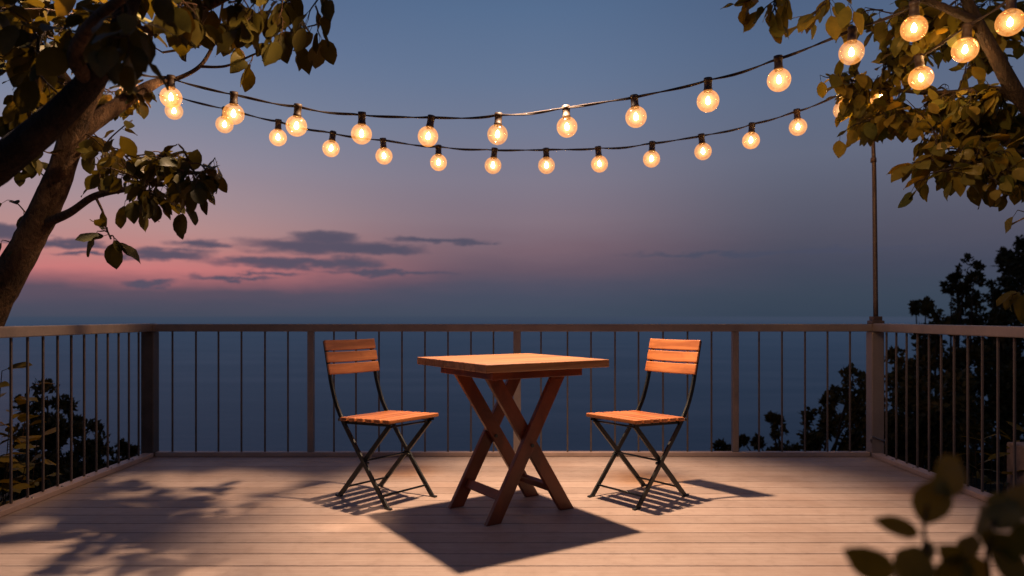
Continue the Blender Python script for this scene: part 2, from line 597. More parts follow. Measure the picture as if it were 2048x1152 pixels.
# ------------------------------------------------------------------ table
TA = math.radians(33)
tab = empty('bistro_table', (-0.008, 3.545, 0), TA)
tag(tab, 'square reddish wooden folding table with crossed legs between the two chairs', 'table')
S, TZ = 0.685, 0.762
TX, TY = -0.04, -0.062          # the top overhangs the frame a little towards the viewer
mb = MB()
nb = 7
wb = S / nb
for i in range(nb):
    mb.box((TX, TY - S / 2 + wb * (i + 0.5), TZ - 0.018), (S - (0.002 if i % 2 else 0), wb - 0.0014, 0.036))
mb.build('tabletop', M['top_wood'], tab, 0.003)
mb = MB()
A = 0.242
AX, AY = -0.035, -0.05
for s_ in (-1, 1):
    mb.box((AX, AY + s_ * A, TZ - 0.036 - 0.0215), (2 * A + 0.022, 0.022, 0.042))
    mb.box((AX + s_ * A, AY, TZ - 0.036 - 0.0215), (0.022, 2 * A - 0.023, 0.042))
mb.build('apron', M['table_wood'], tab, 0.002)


def plank(a, b, w, th):
    """leg plank in the local x-z plane with horizontal cut ends"""
    a, b = Vector(a), Vector(b)
    d = (b - a).normalized()
    hw = w / 2 / abs(d.z)
    y = Vector((0, th / 2, 0))
    vs = []
    for p in (a, b):
        for sx in (-1, 1):
            for sy in (-1, 1):
                vs.append(p + Vector((sx * hw, 0, 0)) + y * sy)
    m_ = MB()
    m_.add(vs, [(0, 1, 3, 2), (4, 6, 7, 5), (0, 4, 5, 1), (2, 3, 7, 6), (0, 2, 6, 4), (1, 5, 7, 3)])
    return m_


ztop = TZ - 0.036 - 0.004
LW = 0.07
for fy, sg in ((-0.165, 1), (0.165, -1)):
    # two crossing planks per frame, side by side
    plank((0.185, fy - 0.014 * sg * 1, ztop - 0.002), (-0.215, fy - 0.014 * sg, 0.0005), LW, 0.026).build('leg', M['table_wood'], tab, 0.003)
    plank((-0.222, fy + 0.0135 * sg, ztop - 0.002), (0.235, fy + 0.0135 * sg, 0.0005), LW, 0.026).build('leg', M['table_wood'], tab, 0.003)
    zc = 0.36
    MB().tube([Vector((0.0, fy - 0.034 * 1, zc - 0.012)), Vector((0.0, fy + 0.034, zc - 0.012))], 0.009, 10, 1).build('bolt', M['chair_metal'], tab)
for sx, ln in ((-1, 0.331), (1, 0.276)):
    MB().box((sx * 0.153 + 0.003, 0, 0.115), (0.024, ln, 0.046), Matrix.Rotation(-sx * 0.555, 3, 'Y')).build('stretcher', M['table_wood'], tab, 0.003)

# ------------------------------------------------------------------ chairs
def make_chair():
    c = empty('folding_chair')
    hw = 0.165
    # seat: slats run front to back, dished slightly, on metal side rails
    mb = MB()
    zs = 0.432
    n = 6
    for i in range(n):
        x = -0.2 + 0.4 * (i + 0.5) / n
        w = 0.4 / n - 0.018
        rot = Matrix.Rotation(-0.045, 3, 'Y')
        mb.box((x, 0, zs + 0.045 * x), (w, 2 * hw + 0.024, 0.02), rot)
    mb.build('seat', M['slat_wood'], c, 0.004)
    # back: three wide slats on the uprights
    top = Vector((-0.352, 0, 0.852))
    low = Vector((-0.302, 0, 0.655))
    dv = (top - low).normalized()
    nrm = Vector((dv.z, 0, -dv.x))
    for k in range(3):
        cpt = low + dv * (0.024 + 0.0665 * k) + nrm * 0.014
        rot = Matrix((nrm, Vector((0, 1, 0)), dv)).transposed()
        mb = MB()
        segs = 6
        # gently curved slat
        L = 2 * hw + 0.02
        vs, fs = [], []
        for i in range(segs + 1):
            y = -L / 2 + L * i / segs
            bow = -0.012 * (1 - (2 * y / L) ** 2)
            for (dx, dz) in ((-0.007, -0.029), (0.007, -0.029), (0.007, 0.029), (-0.007, 0.029)):
                vs.append(cpt + nrm * (dx + bow) + Vector((0, y, 0)) + dv * dz)
        for i in range(segs):
            for q in range(4):
                fs.append((i * 4 + q, i * 4 + (q + 1) % 4, (i + 1) * 4 + (q + 1) % 4, (i + 1) * 4 + q))
        fs += [(3, 2, 1, 0), tuple(segs * 4 + q for q in range(4))]
        mb.add(vs, fs)
        mb.build('back_slat', M['slat_wood'], c, 0.004)
    for s_ in (-1, 1):
        y = s_ * (hw - 0.006)
        # long leg: from the top of the back down to the front foot
        pts = [Vector((-0.347, y, 0.832)), Vector((-0.314, y, 0.70)), Vector((-0.280, y, 0.575)), Vector((-0.212, y, 0.44)),
               Vector((-0.02, y, 0.21)), Vector((0.16, y, 0.004))]
        mb = MB()
        P, _ = spline(pts, [0] * 6, 4)
        for i in range(len(P) - 1):
            e = (P[i + 1] - P[i]).normalized() * 0.002
            mb.bar(P[i] - e, P[i + 1] + e, 0.010, 0.024, (0, 1, 0))
        lg = mb.build('long_leg', M['chair_metal'], c)
        MB().box((0.167, y, 0.005), (0.045, 0.018, 0.009)).build('foot_pad', M['chair_metal'], lg, 0.002)
        y2 = s_ * (hw - 0.022)
        mb = MB().bar((0.16, y2, 0.415), (-0.238, y2, 0.004), 0.010, 0.025, (0, 1, 0))
        sg = mb.build('short_leg', M['chair_metal'], c)
        MB().box((-0.243, y2, 0.005), (0.045, 0.018, 0.009)).build('foot_pad', M['chair_metal'], sg, 0.002)
        MB().bar((0.175, s_ * (hw - 0.014), 0.426), (-0.195, s_ * (hw - 0.014), 0.4085), 0.010, 0.024, (0, 1, 0)).build('seat_rail', M['chair_metal'], c)
        MB().tube([Vector((-0.013, s_ * (hw + 0.004), 0.206)), Vector((-0.013, s_ * (hw - 0.03), 0.206))], 0.008, 8, 1).build('pivot', M['chair_metal'], c)
        MB().tube([Vector((-0.21, s_ * (hw + 0.006), 0.418)), Vector((-0.21, s_ * (hw - 0.02), 0.418))], 0.009, 8, 1).build('rivet', M['bolt'], c)
    for (x, z, yy) in ((0.117, 0.058, hw - 0.008), (-0.186, 0.058, hw - 0.022), (-0.013, 0.222, hw - 0.02), (0.15, 0.408, hw - 0.02)):
        MB().tube([Vector((x, -yy, z)), Vector((x, yy, z))], 0.0055, 8, 1).build('crossbar', M['chair_metal'], c)
    return c


M['slat_wood_x'] = wood_mat('chair_seat_wood', (0.30, 0.095, 0.025, 1), (0.52, 0.19, 0.06, 1), (1.5, 34, 34), 0.42, 0.12)
ch = make_chair()
ch.location = (-0.652, 3.76, 0)
ch.rotation_euler = (0, 0, math.radians(-38.5))
tag(ch, 'folding bistro chair with orange wood slats, standing to the left of the table', 'chair', 'folding chairs at the table')
ch2 = copy_tree(ch)
ch2.location = (0.655, 3.76, 0)
ch2.rotation_euler = (0, 0, math.radians(180 + 38.5))
tag(ch2, 'folding bistro chair with orange wood slats, standing to the right of the table', 'chair', 'folding chairs at the table')

# ------------------------------------------------------------------ string lights
BR = 0.059
prof = [(0.0001, BR)]
gl_prof = [(max(0.0001, BR * math.sin(PI * i / 14)), -BR * math.cos(PI * i / 14)) for i in range(14)] + [(0.018, BR * 0.97)]
glass_me = sock_me = fil_me = shell_me = None


def sock_prof():
    z = BR * 0.9
    return [(0.0001, z - 0.004), (0.0225, z - 0.004), (0.0235, z + 0.012), (0.021, z + 0.014), (0.021, z + 0.05), (0.0235, z + 0.052), (0.0225, z + 0.07), (0.0001, z + 0.071)]


def string_light(points, depths, extra_a, extra_b, label, pole_at=None):
    root = empty('string_light', at(points[len(points) // 2][0], points[len(points) // 2][1], depths[len(depths) // 2]))
    tag(root, label, 'string lights', 'strings of globe bulbs')
    o0 = root.location
    tops = []
    global glass_me, sock_me, fil_me, shell_me
    for (px, py), d in zip(points, depths):
        c = at(px, py, d)
        tilt = (random.uniform(-0.13, 0.13), random.uniform(-0.13, 0.13), random.uniform(0, 6))
        if glass_me is None:
            g = MB().lathe(gl_prof, (0, 0, 0), 22).build('bulb', M['glass'], root)
            s = MB().lathe(sock_prof(), (0, 0, 0), 14).build('socket', M['socket'], g)
            fl = MB().lathe([(0.0001, -0.017), (0.009, -0.014), (0.0125, -0.004), (0.011, 0.006), (0.007, 0.018), (0.0001, 0.026)], (0, 0, 0), 12).build('filament', M['filament'], g)
            frm = MB()
            for rr in (0.021, 0.027, 0.034, 0.041):
                frm.lathe([(max(0.0001, rr * math.sin(PI * i / 10)), -rr * math.cos(PI * i / 10)) for i in range(11)], (0, 0, 0), 16)
            fr = frm.build('glow_shells', M['glow_shell'], g)
            glass_me, sock_me, fil_me, shell_me = g.data, s.data, fl.data, fr.data
        else:
            g = bpy.data.objects.new('bulb', glass_me)
            C.objects.link(g)
            g.parent = root
            for nm, me in (('socket', sock_me), ('filament', fil_me), ('glow_shells', shell_me)):
                o = bpy.data.objects.new(nm, me)
                C.objects.link(o)
                o.parent = g
        g.location = c - o0
        g.rotation_euler = tilt
        tops.append(c + Vector((0, 0, BR * 0.9 + 0.058)))
    # two-strand twisted cable sagging from socket to socket
    chain = [Vector(p) for p in extra_a] + tops + [Vector(p) for p in extra_b]
    if pole_at:
        chain.insert(len(extra_a) + pole_at[0], Vector(pole_at[1]))
    pts = []
    for i in range(len(chain) - 1):
        a, b = chain[i], chain[i + 1]
        sag = 0.004 + 0.008 * random.random()
        n = 8
        for k in range(n):
            u = k / n
            pts.append(a.lerp(b, u) - Vector((0, 0, 4 * u * (1 - u) * sag)) +
                       Vector((0, 0, 0.002 * math.sin(i * 2.1 + u * 6))))
    pts.append(chain[-1])
    mb = MB()
    for ph in (0, PI):
        q = [p - o0 + Vector((0, math.cos(ph + j * 0.55), math.sin(ph + j * 0.55))) * 0.004 for j, p in enumerate(pts)]
        mb.tube(q, 0.004, 6, 1)
    mb.build('cable', M['cable'], root)
    return root


s1 = [(262, 186), (342, 195), (467, 228), (593, 252), (723, 268), (856, 273), (995, 269), (1134, 254), (1272, 234), (1416, 202), (1558, 160), (1703, 105), (1828, 57), (1965, -48)]
d1 = [3.86, 3.98, 4.0, 4.02, 4.05, 4.08, 4.06, 4.0, 3.92, 3.78, 3.62, 3.46, 3.34, 3.22]
string_light(s1, d1, [at(215, 120, 3.7)], [at(2060, -110, 3.1)], 'front string of glowing globe bulbs, larger and hanging higher')
s2 = [(348, 222), (449, 249), (556, 275), (662, 297), (768, 312), (877, 325), (986, 331), (1093, 331), (1199, 328), (1303, 318), (1406, 303), (1502, 281), (1596, 254), (1686, 220), (1762, 196), (1842, 156), (1930, 100), (2020, 45)]
d2 = [4.9, 4.9, 4.9, 4.92, 4.95, 4.97, 4.98, 4.98, 4.97, 4.95, 4.93, 4.9, 4.86, 4.5, 4.25, 3.6, 3.42, 3.2]
string_light(s2, d2, [at(318, 190, 4.6), at(338, 197, 4.86)], [at(2110, -30, 3.1)], 'rear string of globe bulbs, smaller and hanging lower', None)

# ------------------------------------------------------------------ foliage
def rdir():
    while True:
        v = Vector((random.uniform(-1, 1), random.uniform(-1, 1), random.uniform(-1, 1)))
        if 0.05 < v.length < 1:
            return v.normalized()


def leafy_twig(mb, a, b, nleaf, L, rad=0.003, droop=0.7, spread=0.11, size_var=0.3, bare=0.45):
    """thin twig from a to b with leaves on its outer part"""
    a, b = Vector(a), Vector(b)
    ln = (b - a).length
    m1 = a.lerp(b, 0.35) + rdir() * 0.10 * ln + Vector((0, 0, 0.06 * ln))
    m2 = a.lerp(b, 0.72) + rdir() * 0.07 * ln + Vector((0, 0, 0.05 * ln))
    mb.tube([a, m1, m2, b], [rad * 1.6, rad * 1.3, rad, rad * 0.6], 5, 4, 0, 1, False)
    P, _ = spline([a, m1, m2, b], [0] * 4, 6)
    tip = P[-1]
    td = (P[-1] - P[-4]).normalized()
    reach = min(spread * 1.4, ln * (1 - bare))
    for i in range(nleaf):
        u = i / max(1, nleaf - 1)
        back_d = reach * (1 - u)
        # walk back along the twig
        j, acc = len(P) - 1, 0.0
        while j > 0 and acc < back_d:
            acc += (P[j] - P[j - 1]).length
            j -= 1
        base = P[j]
        side = rdir()
        d = (td * (0.35 + 0.5 * u) + side * 0.95 + Vector((0, 0, -droop * random.uniform(0.4, 1.25)))).normalized()
        pet = L * random.uniform(0.15, 0.32)
        s = L * random.uniform(1 - size_var * 1.3, 1 + size_var * 0.6)
        q = base + d * pet + Vector((0, 0, -0.01))
        mb.tube([base, q], [0.0016, 0.0012], 3, 1, 0, 1, False)
        up = (Vector((0, 0, 1)) + rdir() * 0.7).normalized()
        dd = (d + Vector((0, 0, -0.35 * droop))).normalized()
        mb.leaf(q, dd, up, s, s * random.uniform(0.56, 0.74), random.uniform(0.05, 0.25), random.uniform(0.05, 0.3))


def skeleton(limbs):
    pts = []
    for lp, lr in limbs:
        P, R = spline([Vector(p) for p in lp], lr, 6)
        pts += [(p, r) for p, r in zip(P, R)]
    return pts


def make_tree(name, label, base, trunk, limbs, zones, singles, leafm, barkm, cat='tree', group=None):
    """trunk / limbs: (points, radii); zones: (px, py, rx, ry, d0, d1, n, leaves, size); singles: (px, py, d, leaves, size)"""
    base = Vector(base)
    root = empty(name, base)
    tag(root, label, cat, group)
    sh = lambda P: [Vector(p) - base for p in P]
    MB().tube(sh(trunk[0]), trunk[1], 14, 8, 0.10, 0, True, 3.0).build('trunk', barkm, root)
    for i, (lp, lr) in enumerate(limbs):
        MB().tube(sh(lp), lr, 10, 7, 0.07, 0, True, i * 1.7).build('branch', M['bark_dark'] if i == 0 else barkm, root)  # first limb takes the darker bark, its shade put into the colour
    sk = skeleton([trunk] + limbs)
    mb = MB()

    def near(c):
        best, bd = None, 1e9
        for p, r in sk:
            dd = (p - c).length + (0.15 if p.z > c.z + 0.2 else 0)
            if dd < bd and dd > 0.05:
                best, bd = p, dd
        return best
    tips = []
    for (px, py, rx, ry, d0, d1, n, lv, sz) in zones:
        for i in range(n):
            a, rr = random.uniform(0, 2 * PI), math.sqrt(random.random())
            tips.append((at(px + rx * rr * math.cos(a), py + ry * rr * math.sin(a), random.uniform(d0, d1)), lv, sz))
    for (px, py, d, lv, sz) in singles:
        tips.append((at(px, py, d), lv, sz))
    new = []
    for c, lv, sz in sorted(tips, key=lambda q: (near(q[0]) - q[0]).length):
        a = near(c)
        bd = (a - c).length
        for p in new:                       # twigs may fork off earlier twigs
            dd = (p - c).length
            if 0.08 < dd < bd * 0.75:
                a, bd = p, dd
        new.append(a.lerp(c, 0.55))
        leafy_twig(mb, a - base, c - base, max(2, int(lv * random.uniform(0.75, 1.25))), sz, 0.0028, 0.7, 0.16)
    mb.build('crown', [leafm, barkm], root)
    return root


def pix(*rows):
    return [at(*r) for r in rows]


# left tree, leaning in over the left railing
trunkL = ([Vector((-3.75, 3.9, hill_z(-3.75, 3.9) - 0.2)), Vector((-3.45, 3.85, -0.9)), Vector((-3.02, 3.78, 0.45))] +
          pix((-8, 600, 3.72), (62, 475, 3.66), (118, 352, 3.58), (160, 225, 3.5), (205, 130, 3.42), (262, -20, 3.3), (330, -170, 3.2)),
          [0.15, 0.12, 0.092, 0.080, 0.072, 0.063, 0.054, 0.047, 0.04, 0.028])
limbsL = [
    ([Vector((-3.42, 3.82, -0.8)), Vector((-3.1, 3.1, 0.4))] + pix((-190, 480, 2.75), (-10, 335, 2.62), (95, 250, 2.58), (178, 165, 2.55), (232, 80, 2.5), (275, -40, 2.45), (350, -200, 2.4)),
     [0.09, 0.078, 0.068, 0.061, 0.055, 0.047, 0.038, 0.03, 0.02]),
    (pix((140, 280, 3.54), (188, 243, 3.6), (245, 205, 3.75), (300, 172, 3.9), (326, 160, 4.0)), [0.05, 0.043, 0.037, 0.028, 0.018]),
    (pix((312, 167, 3.94), (360, 155, 4.0), (402, 130, 4.02), (428, 85, 4.0), (440, 40, 3.95), (452, -40, 3.9)), [0.014, 0.012, 0.011, 0.009, 0.007, 0.005]),
    (pix((400, 133, 4.02), (452, 132, 3.95), (510, 108, 3.85), (560, 90, 3.8)), [0.009, 0.007, 0.005, 0.004]),
    (pix((325, 105, 3.85), (380, 95, 3.9), (430, 78, 4.0)), [0.006, 0.007, 0.008]),
    (pix((92, 445, 3.63), (140, 425, 3.5), (190, 392, 3.4), (262, 376, 3.3), (350, 350, 3.2), (410, 345, 3.15)), [0.026, 0.02, 0.016, 0.013, 0.01, 0.006]),
    (pix((190, 392, 3.4), (206, 425, 3.3), (212, 455, 3.25), (222, 478, 3.22)), [0.007, 0.005, 0.004, 0.003]),
    (pix((160, 225, 3.5), (130, 170, 3.6), (70, 90, 3.7), (10, 0, 3.8), (-60, -100, 3.9)), [0.05, 0.045, 0.04, 0.03, 0.02]),
    (pix((205, 130, 3.42), (300, 60, 3.3), (420, 10, 3.2), (520, -40, 3.1), (640, -60, 3.05)), [0.035, 0.028, 0.02, 0.014, 0.008]),
    (pix((178, 165, 2.55), (150, 110, 2.4), (190, 40, 2.2), (260, -20, 2.05), (300, -90, 2.0)), [0.03, 0.025, 0.018, 0.012, 0.008]),
]
zonesL = [
    # px, py, rx, ry, d0, d1, n, leaves, size
    (110, 40, 150, 70, 2.4, 3.8, 31, 6, 0.116),
    (60, 150, 90, 70, 2.9, 3.9, 12, 6, 0.105),
    (290, 20, 130, 50, 2.6, 3.7, 21, 6, 0.112),
    (250, 75, 50, 45, 1.95, 2.3, 6, 5, 0.115),
    (430, 20, 90, 45, 2.9, 3.8, 20, 6, 0.115),
    (560, 40, 60, 40, 2.9, 3.4, 9, 5, 0.11),
    (470, -60, 150, 34, 2.8, 3.3, 16, 6, 0.11),  # crown leaves above the view, added to shade the deck
    (60, 260, 70, 60, 3.3, 4.0, 10, 6, 0.105),
    (205, 300, 45, 45, 3.2, 3.7, 6, 5, 0.10),
    (262, 335, 75, 48, 2.9, 3.7, 16, 5, 0.085),
    (345, 345, 80, 52, 2.8, 3.6, 24, 5, 0.088),
    (300, 400, 60, 28, 3.0, 3.4, 6, 4, 0.096),
    (245, 190, 55, 32, 3.65, 4.15, 14, 6, 0.085),
]
singlesL = [(430, 315, 3.1, 4, 0.10), (410, 350, 3.1, 4, 0.10), (360, 425, 3.1, 3, 0.10), (330, 300, 3.2, 5, 0.10), (425, 335, 3.1, 3, 0.105), (395, 385, 3.1, 4, 0.105), (370, 410, 3.12, 3, 0.105), (215, 455, 3.22, 4, 0.10), (232, 478, 3.2, 4, 0.105),
            (195, 462, 3.25, 2, 0.10), (500, 125, 3.85, 6, 0.115), (655, 10, 3.05, 4, 0.11), (640, 75, 3.1, 4, 0.11), (590, 95, 3.15, 4, 0.12), (525, 30, 3.1, 5, 0.12),
            (265, 240, 3.4, 4, 0.105), (40, 330, 3.6, 5, 0.09), (15, 400, 3.7, 3, 0.09), (40, 450, 3.7, 2, 0.085), (5, 480, 3.6, 2, 0.085), (455, 60, 3.6, 6, 0.115)]
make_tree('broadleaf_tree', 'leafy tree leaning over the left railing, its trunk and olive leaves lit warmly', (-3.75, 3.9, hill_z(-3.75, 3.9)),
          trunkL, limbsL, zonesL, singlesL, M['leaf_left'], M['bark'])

# right tree
trunkR = ([Vector((3.9, 3.4, hill_z(3.9, 3.4) - 0.2)), Vector((3.75, 3.45, -0.8)), Vector((3.45, 3.5, 0.6)), Vector((3.1, 3.5, 1.4))] +
          pix((2185, 330, 3.5), (2100, 255, 3.5), (2035, 190, 3.5), (1990, 110, 3.5), (1955, 45, 3.5), (1925, -20, 3.5), (1880, -140, 3.5)),
          [0.14, 0.12, 0.10, 0.085, 0.07, 0.046, 0.037, 0.033, 0.029, 0.024, 0.015])
limbsR = [
    (pix((2045, 200, 3.5), (1985, 180, 3.6), (1900, 186, 3.8), (1810, 182, 4.0), (1720, 172, 4.15)), [0.03, 0.022, 0.015, 0.01, 0.005]),
    (pix((2150, 300, 3.5), (2060, 305, 3.6), (2000, 275, 3.7), (1930, 255, 3.8), (1850, 245, 3.9), (1770, 240, 4.0)), [0.05, 0.036, 0.022, 0.014, 0.009, 0.005]),
    (pix((2060, 305, 3.6), (2000, 315, 3.5), (1930, 330, 3.45), (1870, 345, 3.4)), [0.02, 0.014, 0.01, 0.005]),
    (pix((1955, 45, 3.5), (1900, 20, 3.4), (1830, -5, 3.35), (1700, -40, 3.3), (1560, -60, 3.3)), [0.024, 0.018, 0.014, 0.01, 0.006]),
    (pix((2090, 270, 3.5), (2120, 100, 3.2), (2080, -20, 3.0)), [0.05, 0.04, 0.03]),
    (pix((2190, 340, 3.5), (2150, 420, 3.1), (2095, 520, 2.9), (2060, 575, 2.85)), [0.02, 0.012, 0.007, 0.004]),
]
zonesR = [
    (1700, 160, 60, 30, 3.9, 4.3, 13, 6, 0.10),
    (1690, 222, 34, 26, 4.0, 4.3, 4, 5, 0.10),
    (1760, 215, 60, 40, 3.9, 4.4, 27, 6, 0.098),
    (1815, 120, 50, 50, 3.7, 4.3, 21, 6, 0.096),
    (1850, 30, 90, 35, 3.5, 4.0, 35, 6, 0.098),
    (1980, 60, 90, 70, 3.65, 4.3, 41, 6, 0.098),
    (1960, 215, 90, 55, 3.5, 4.2, 35, 6, 0.098),
    (1880, 220, 80, 50, 3.5, 4.2, 28, 6, 0.098),
    (1930, 300, 100, 45, 3.3, 3.9, 37, 6, 0.096),
    (2020, 330, 50, 50, 3.2, 3.8, 16, 6, 0.094),
    (1850, 325, 50, 25, 3.3, 3.7, 6, 5, 0.105),
]
singlesR = [(1480, 5, 3.3, 3, 0.10), (1575, 10, 3.3, 5, 0.105), (1600, 45, 3.35, 3, 0.10), (1660, 15, 3.4, 5, 0.11), (1690, 40, 3.6, 5, 0.11), (1730, 15, 3.6, 6, 0.115), (1765, 45, 3.7, 5, 0.115), (1540, 45, 3.3, 3, 0.10),
            (1530, 15, 3.3, 5, 0.10), (1555, 35, 3.3, 3, 0.105), (1625, 30, 3.3, 4, 0.105), (1640, 20, 3.35, 3, 0.10), (1495, -5, 3.3, 3, 0.09), (1700, 10, 3.3, 4, 0.11),
            (1705, 255, 4.1, 4, 0.12), (1680, 270, 4.1, 2, 0.11), (1640, 150, 4.2, 4, 0.115), (1850, 355, 3.4, 4, 0.105), (1830, 370, 3.4, 2, 0.10), (1960, 370, 3.4, 4, 0.105),
            (1990, 360, 3.3, 3, 0.10), (2035, 420, 3.1, 4, 0.10), (2040, 575, 2.85, 3, 0.11), (2025, 590, 2.85, 2, 0.10)]
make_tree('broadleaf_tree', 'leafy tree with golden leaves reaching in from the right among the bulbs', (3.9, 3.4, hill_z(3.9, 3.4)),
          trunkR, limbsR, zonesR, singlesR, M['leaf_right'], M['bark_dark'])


# distant dark trees and bushes: a trunk with limbs to every leafy mass
def dark_tree(name, label, blobs, depth, leaf, cat, dens=1.0, group=None, spread=0.5):
    cx = sum(b[0] for b in blobs) / len(blobs)
    c0 = at(cx, HY, depth)
    base = Vector((c0.x, depth, hill_z(c0.x, depth)))
    root = empty(name, base)
    tag(root, label, cat, group)
    tk = MB()
    low = min(at(b[0], b[1], depth).z for b in blobs)
    fork = Vector((0, 0, max(0.5, (low - base.z) * 0.75)))
    tk.tube([Vector((0, 0, -0.3)), fork * 0.5 + Vector((0.05, 0.03, 0)), fork], [0.14, 0.11, 0.08], 9, 5, 0.08)
    cr = MB()
    for (px, py, r) in blobs:
        d = depth + random.uniform(-spread, spread)
        c = at(px, py, d) - base
        R = r * depth / F
        tk.tube([fork * random.uniform(0.7, 1.0), fork.lerp(c, 0.5) + Vector((0, 0, 0.1 * R)) + rdir() * 0.1, c], [0.035, 0.016, 0.005], 5, 4, 0, 0, False)
        n = int(dens * max(130, 44 * (R / leaf) ** 2))
        # sub clumps make the outline uneven
        k = max(5, int(R / 0.05))
        subs = [(c + rdir() * R * random.uniform(0.25, 0.95), R * random.uniform(0.22, 0.5)) for _ in range(k)]
        for s_, sr in subs:
            if random.random() < 0.5:
                cr.tube([c, s_], [0.006, 0.003], 3, 1, 0, 1, False)
        for _ in range(n):
            s_, sr = random.choice(subs)
            p = s_ + rdir() * sr * random.random() ** 0.5
            dd = (rdir() + (p - c).normalized() * 0.6 + Vector((0, 0, 0.1))).normalized()
            L = leaf * random.uniform(0.6, 1.3)
            sd = dd.cross(rdir()).normalized() * L * 0.3
            m_ = p + dd * L * 0.5 + sd.cross(dd) * 0.2
            cr.add([p, m_ - sd, p + dd * L, m_ + sd], [(0, 1, 2), (0, 2, 3)], 0, False)
    tk.build('trunk', M['bark_dark'], root)
    cr.build('crown', [M['leaf_far'], M['bark_dark']], root)
    return root


dark_tree('dark_tree', 'tallest dark tree silhouetted at the right edge above the railing',
          [(2046, 488, 22), (2022, 520, 28), (2070, 530, 60), (1996, 578, 26), (2035, 610, 55), (1975, 650, 45), (2040, 700, 75), (1985, 760, 60), (2070, 800, 80), (2000, 850, 70), (2060, 920, 90), (1960, 900, 60), (1960, 700, 45), (2010, 770, 60), (1950, 820, 60)],
          10.0, 0.085, 'tree', 1.0, 'dark trees beyond the deck')
dark_tree('dark_tree', 'dark pointed tree silhouetted left of the tallest one, above the right handrail',
          [(1936, 536, 17), (1947, 562, 20), (1912, 558, 9), (1903, 577, 15), (1925, 600, 32), (1852, 612, 13), (1832, 617, 9), (1878, 632, 24), (1916, 655, 45), (1862, 690, 40), (1930, 730, 55), (1850, 760, 50), (1905, 810, 65), (1835, 830, 50), (1880, 890, 70), (1815, 900, 50)],
          8.8, 0.075, 'tree', 1.0, 'dark trees beyond the deck')
dark_tree('dark_shrub', 'dark bush seen through the back railing, sloping down towards the sea',
          [(1706, 757, 22), (1742, 772, 34), (1672, 792, 30), (1716, 805, 40), (1648, 815, 26), (1740, 850, 55), (1680, 860, 45), (1612, 842, 22), (1618, 880, 32), (1556, 852, 15), (1545, 838, 8), (1570, 892, 28), (1520, 888, 20), (1486, 880, 10), (1440, 893, 10), (1465, 905, 14), (1660, 915, 55), (1760, 915, 60), (1560, 925, 35)],
          7.4, 0.06, 'shrub', 1.0, 'dark bushes below the deck')
dark_tree('dark_shrub', 'brownish bush filling the gap behind the right corner post',
          [(1790, 715, 20), (1812, 740, 28), (1785, 775, 30), (1825, 800, 40), (1790, 850, 45), (1770, 880, 40), (1815, 845, 45), (1870, 830, 45), (1900, 900, 50), (1840, 870, 50), (1800, 920, 50), (1860, 940, 60), (1850, 735, 30), (1880, 790, 45), (1910, 850, 50)],
          6.4, 0.06, 'shrub', 1.0, 'dark bushes below the deck')
dark_tree('dark_shrub', 'black bush mass seen through the left railing',
          [(95, 792, 26), (118, 815, 30), (70, 830, 34), (140, 852, 30), (172, 868, 26), (110, 880, 50), (205, 885, 20), (238, 893, 16), (262, 905, 12), (175, 915, 45), (60, 910, 60), (230, 935, 35), (120, 960, 70), (30, 970, 70), (200, 975, 60), (70, 1030, 80), (265, 950, 25)],
          6.2, 0.055, 'shrub', 1.15, 'dark bushes below the deck')


# near bushes with readable leaves
def near_shrub(name, label, base, stems, L, leafm, nper, cat='shrub', w=0.62, droop=0.5):
    base = Vector(base)
    root = empty(name, base)
    tag(root, label, cat)
    st, cr = MB(), MB()
    for (tip, n) in stems:
        n = int(n * 2.2)
        tip = Vector(tip) - base
        a = Vector((random.uniform(-0.05, 0.05), random.uniform(-0.05, 0.05), 0))
        m1 = a.lerp(tip, 0.5) + Vector((random.uniform(-0.06, 0.06), random.uniform(-0.06, 0.06), 0.12 * tip.length))
        st.tube([a, m1, tip], [0.006, 0.004, 0.002], 6, 5, 0, 0, False)
        P, _ = spline([a, m1, tip], [0] * 3, 12)
        for i in range(n):
            u = 1 - (i / max(1, n)) ** 1.2 * 0.85
            b = P[min(len(P) - 1, int(u * (len(P) - 1)))]
            ang = i * 2.4 + random.uniform(-0.4, 0.4)
            d = Vector((math.cos(ang), math.sin(ang), random.uniform(-0.3, 0.7) + 0.35 * u)).normalized()
            q = b + d * L * 0.25
            cr.tube([b, q], [0.002, 0.0015], 3, 1, 0, 1, False)
            d2 = (d + Vector((0, 0, -droop * random.uniform(0.2, 1)))).normalized()
            s = L * random.uniform(0.65, 1.15)
            cr.leaf(q, d2, Vector((0, 0, 1)) + rdir() * 0.5, s, s * w * random.uniform(0.85, 1.15), random.uniform(0.05, 0.3), random.uniform(0.1, 0.3))
    st.build('stem', M['bark_dark'], root)
    cr.build('foliage', [leafm, M['bark_dark']], root)
    return root


stems = [(at(px, py, d), n) for (px, py, d, n) in
         ((4, 742, 3.75, 5), (60, 775, 3.95, 7), (22, 805, 3.8, 9), (-20, 780, 3.7, 8), (35, 850, 3.8, 12), (75, 880, 3.95, 10), (15, 900, 3.7, 14), (-25, 920, 3.6, 14), (50, 935, 3.8, 12), (80, 960, 3.9, 8), (12, 980, 3.6, 12), (-10, 850, 3.7, 10))]
near_shrub('leafy_shrub', 'bush with broad yellowish leaves just outside the left railing', (-2.98, 3.75, hill_z(-2.98, 3.75)), stems, 0.125, M['leaf_near'], 9)
stems = [(at(px, py, d), n) for (px, py, d, n) in
         ((1950, 888, 4.15, 9), (1985, 868, 4.2, 9), (2010, 905, 4.2, 9), (1965, 925, 4.1, 10), (1945, 945, 4.1, 8), (1995, 950, 4.1, 9), (2030, 862, 4.3, 9), (2060, 850, 4.4, 9))]
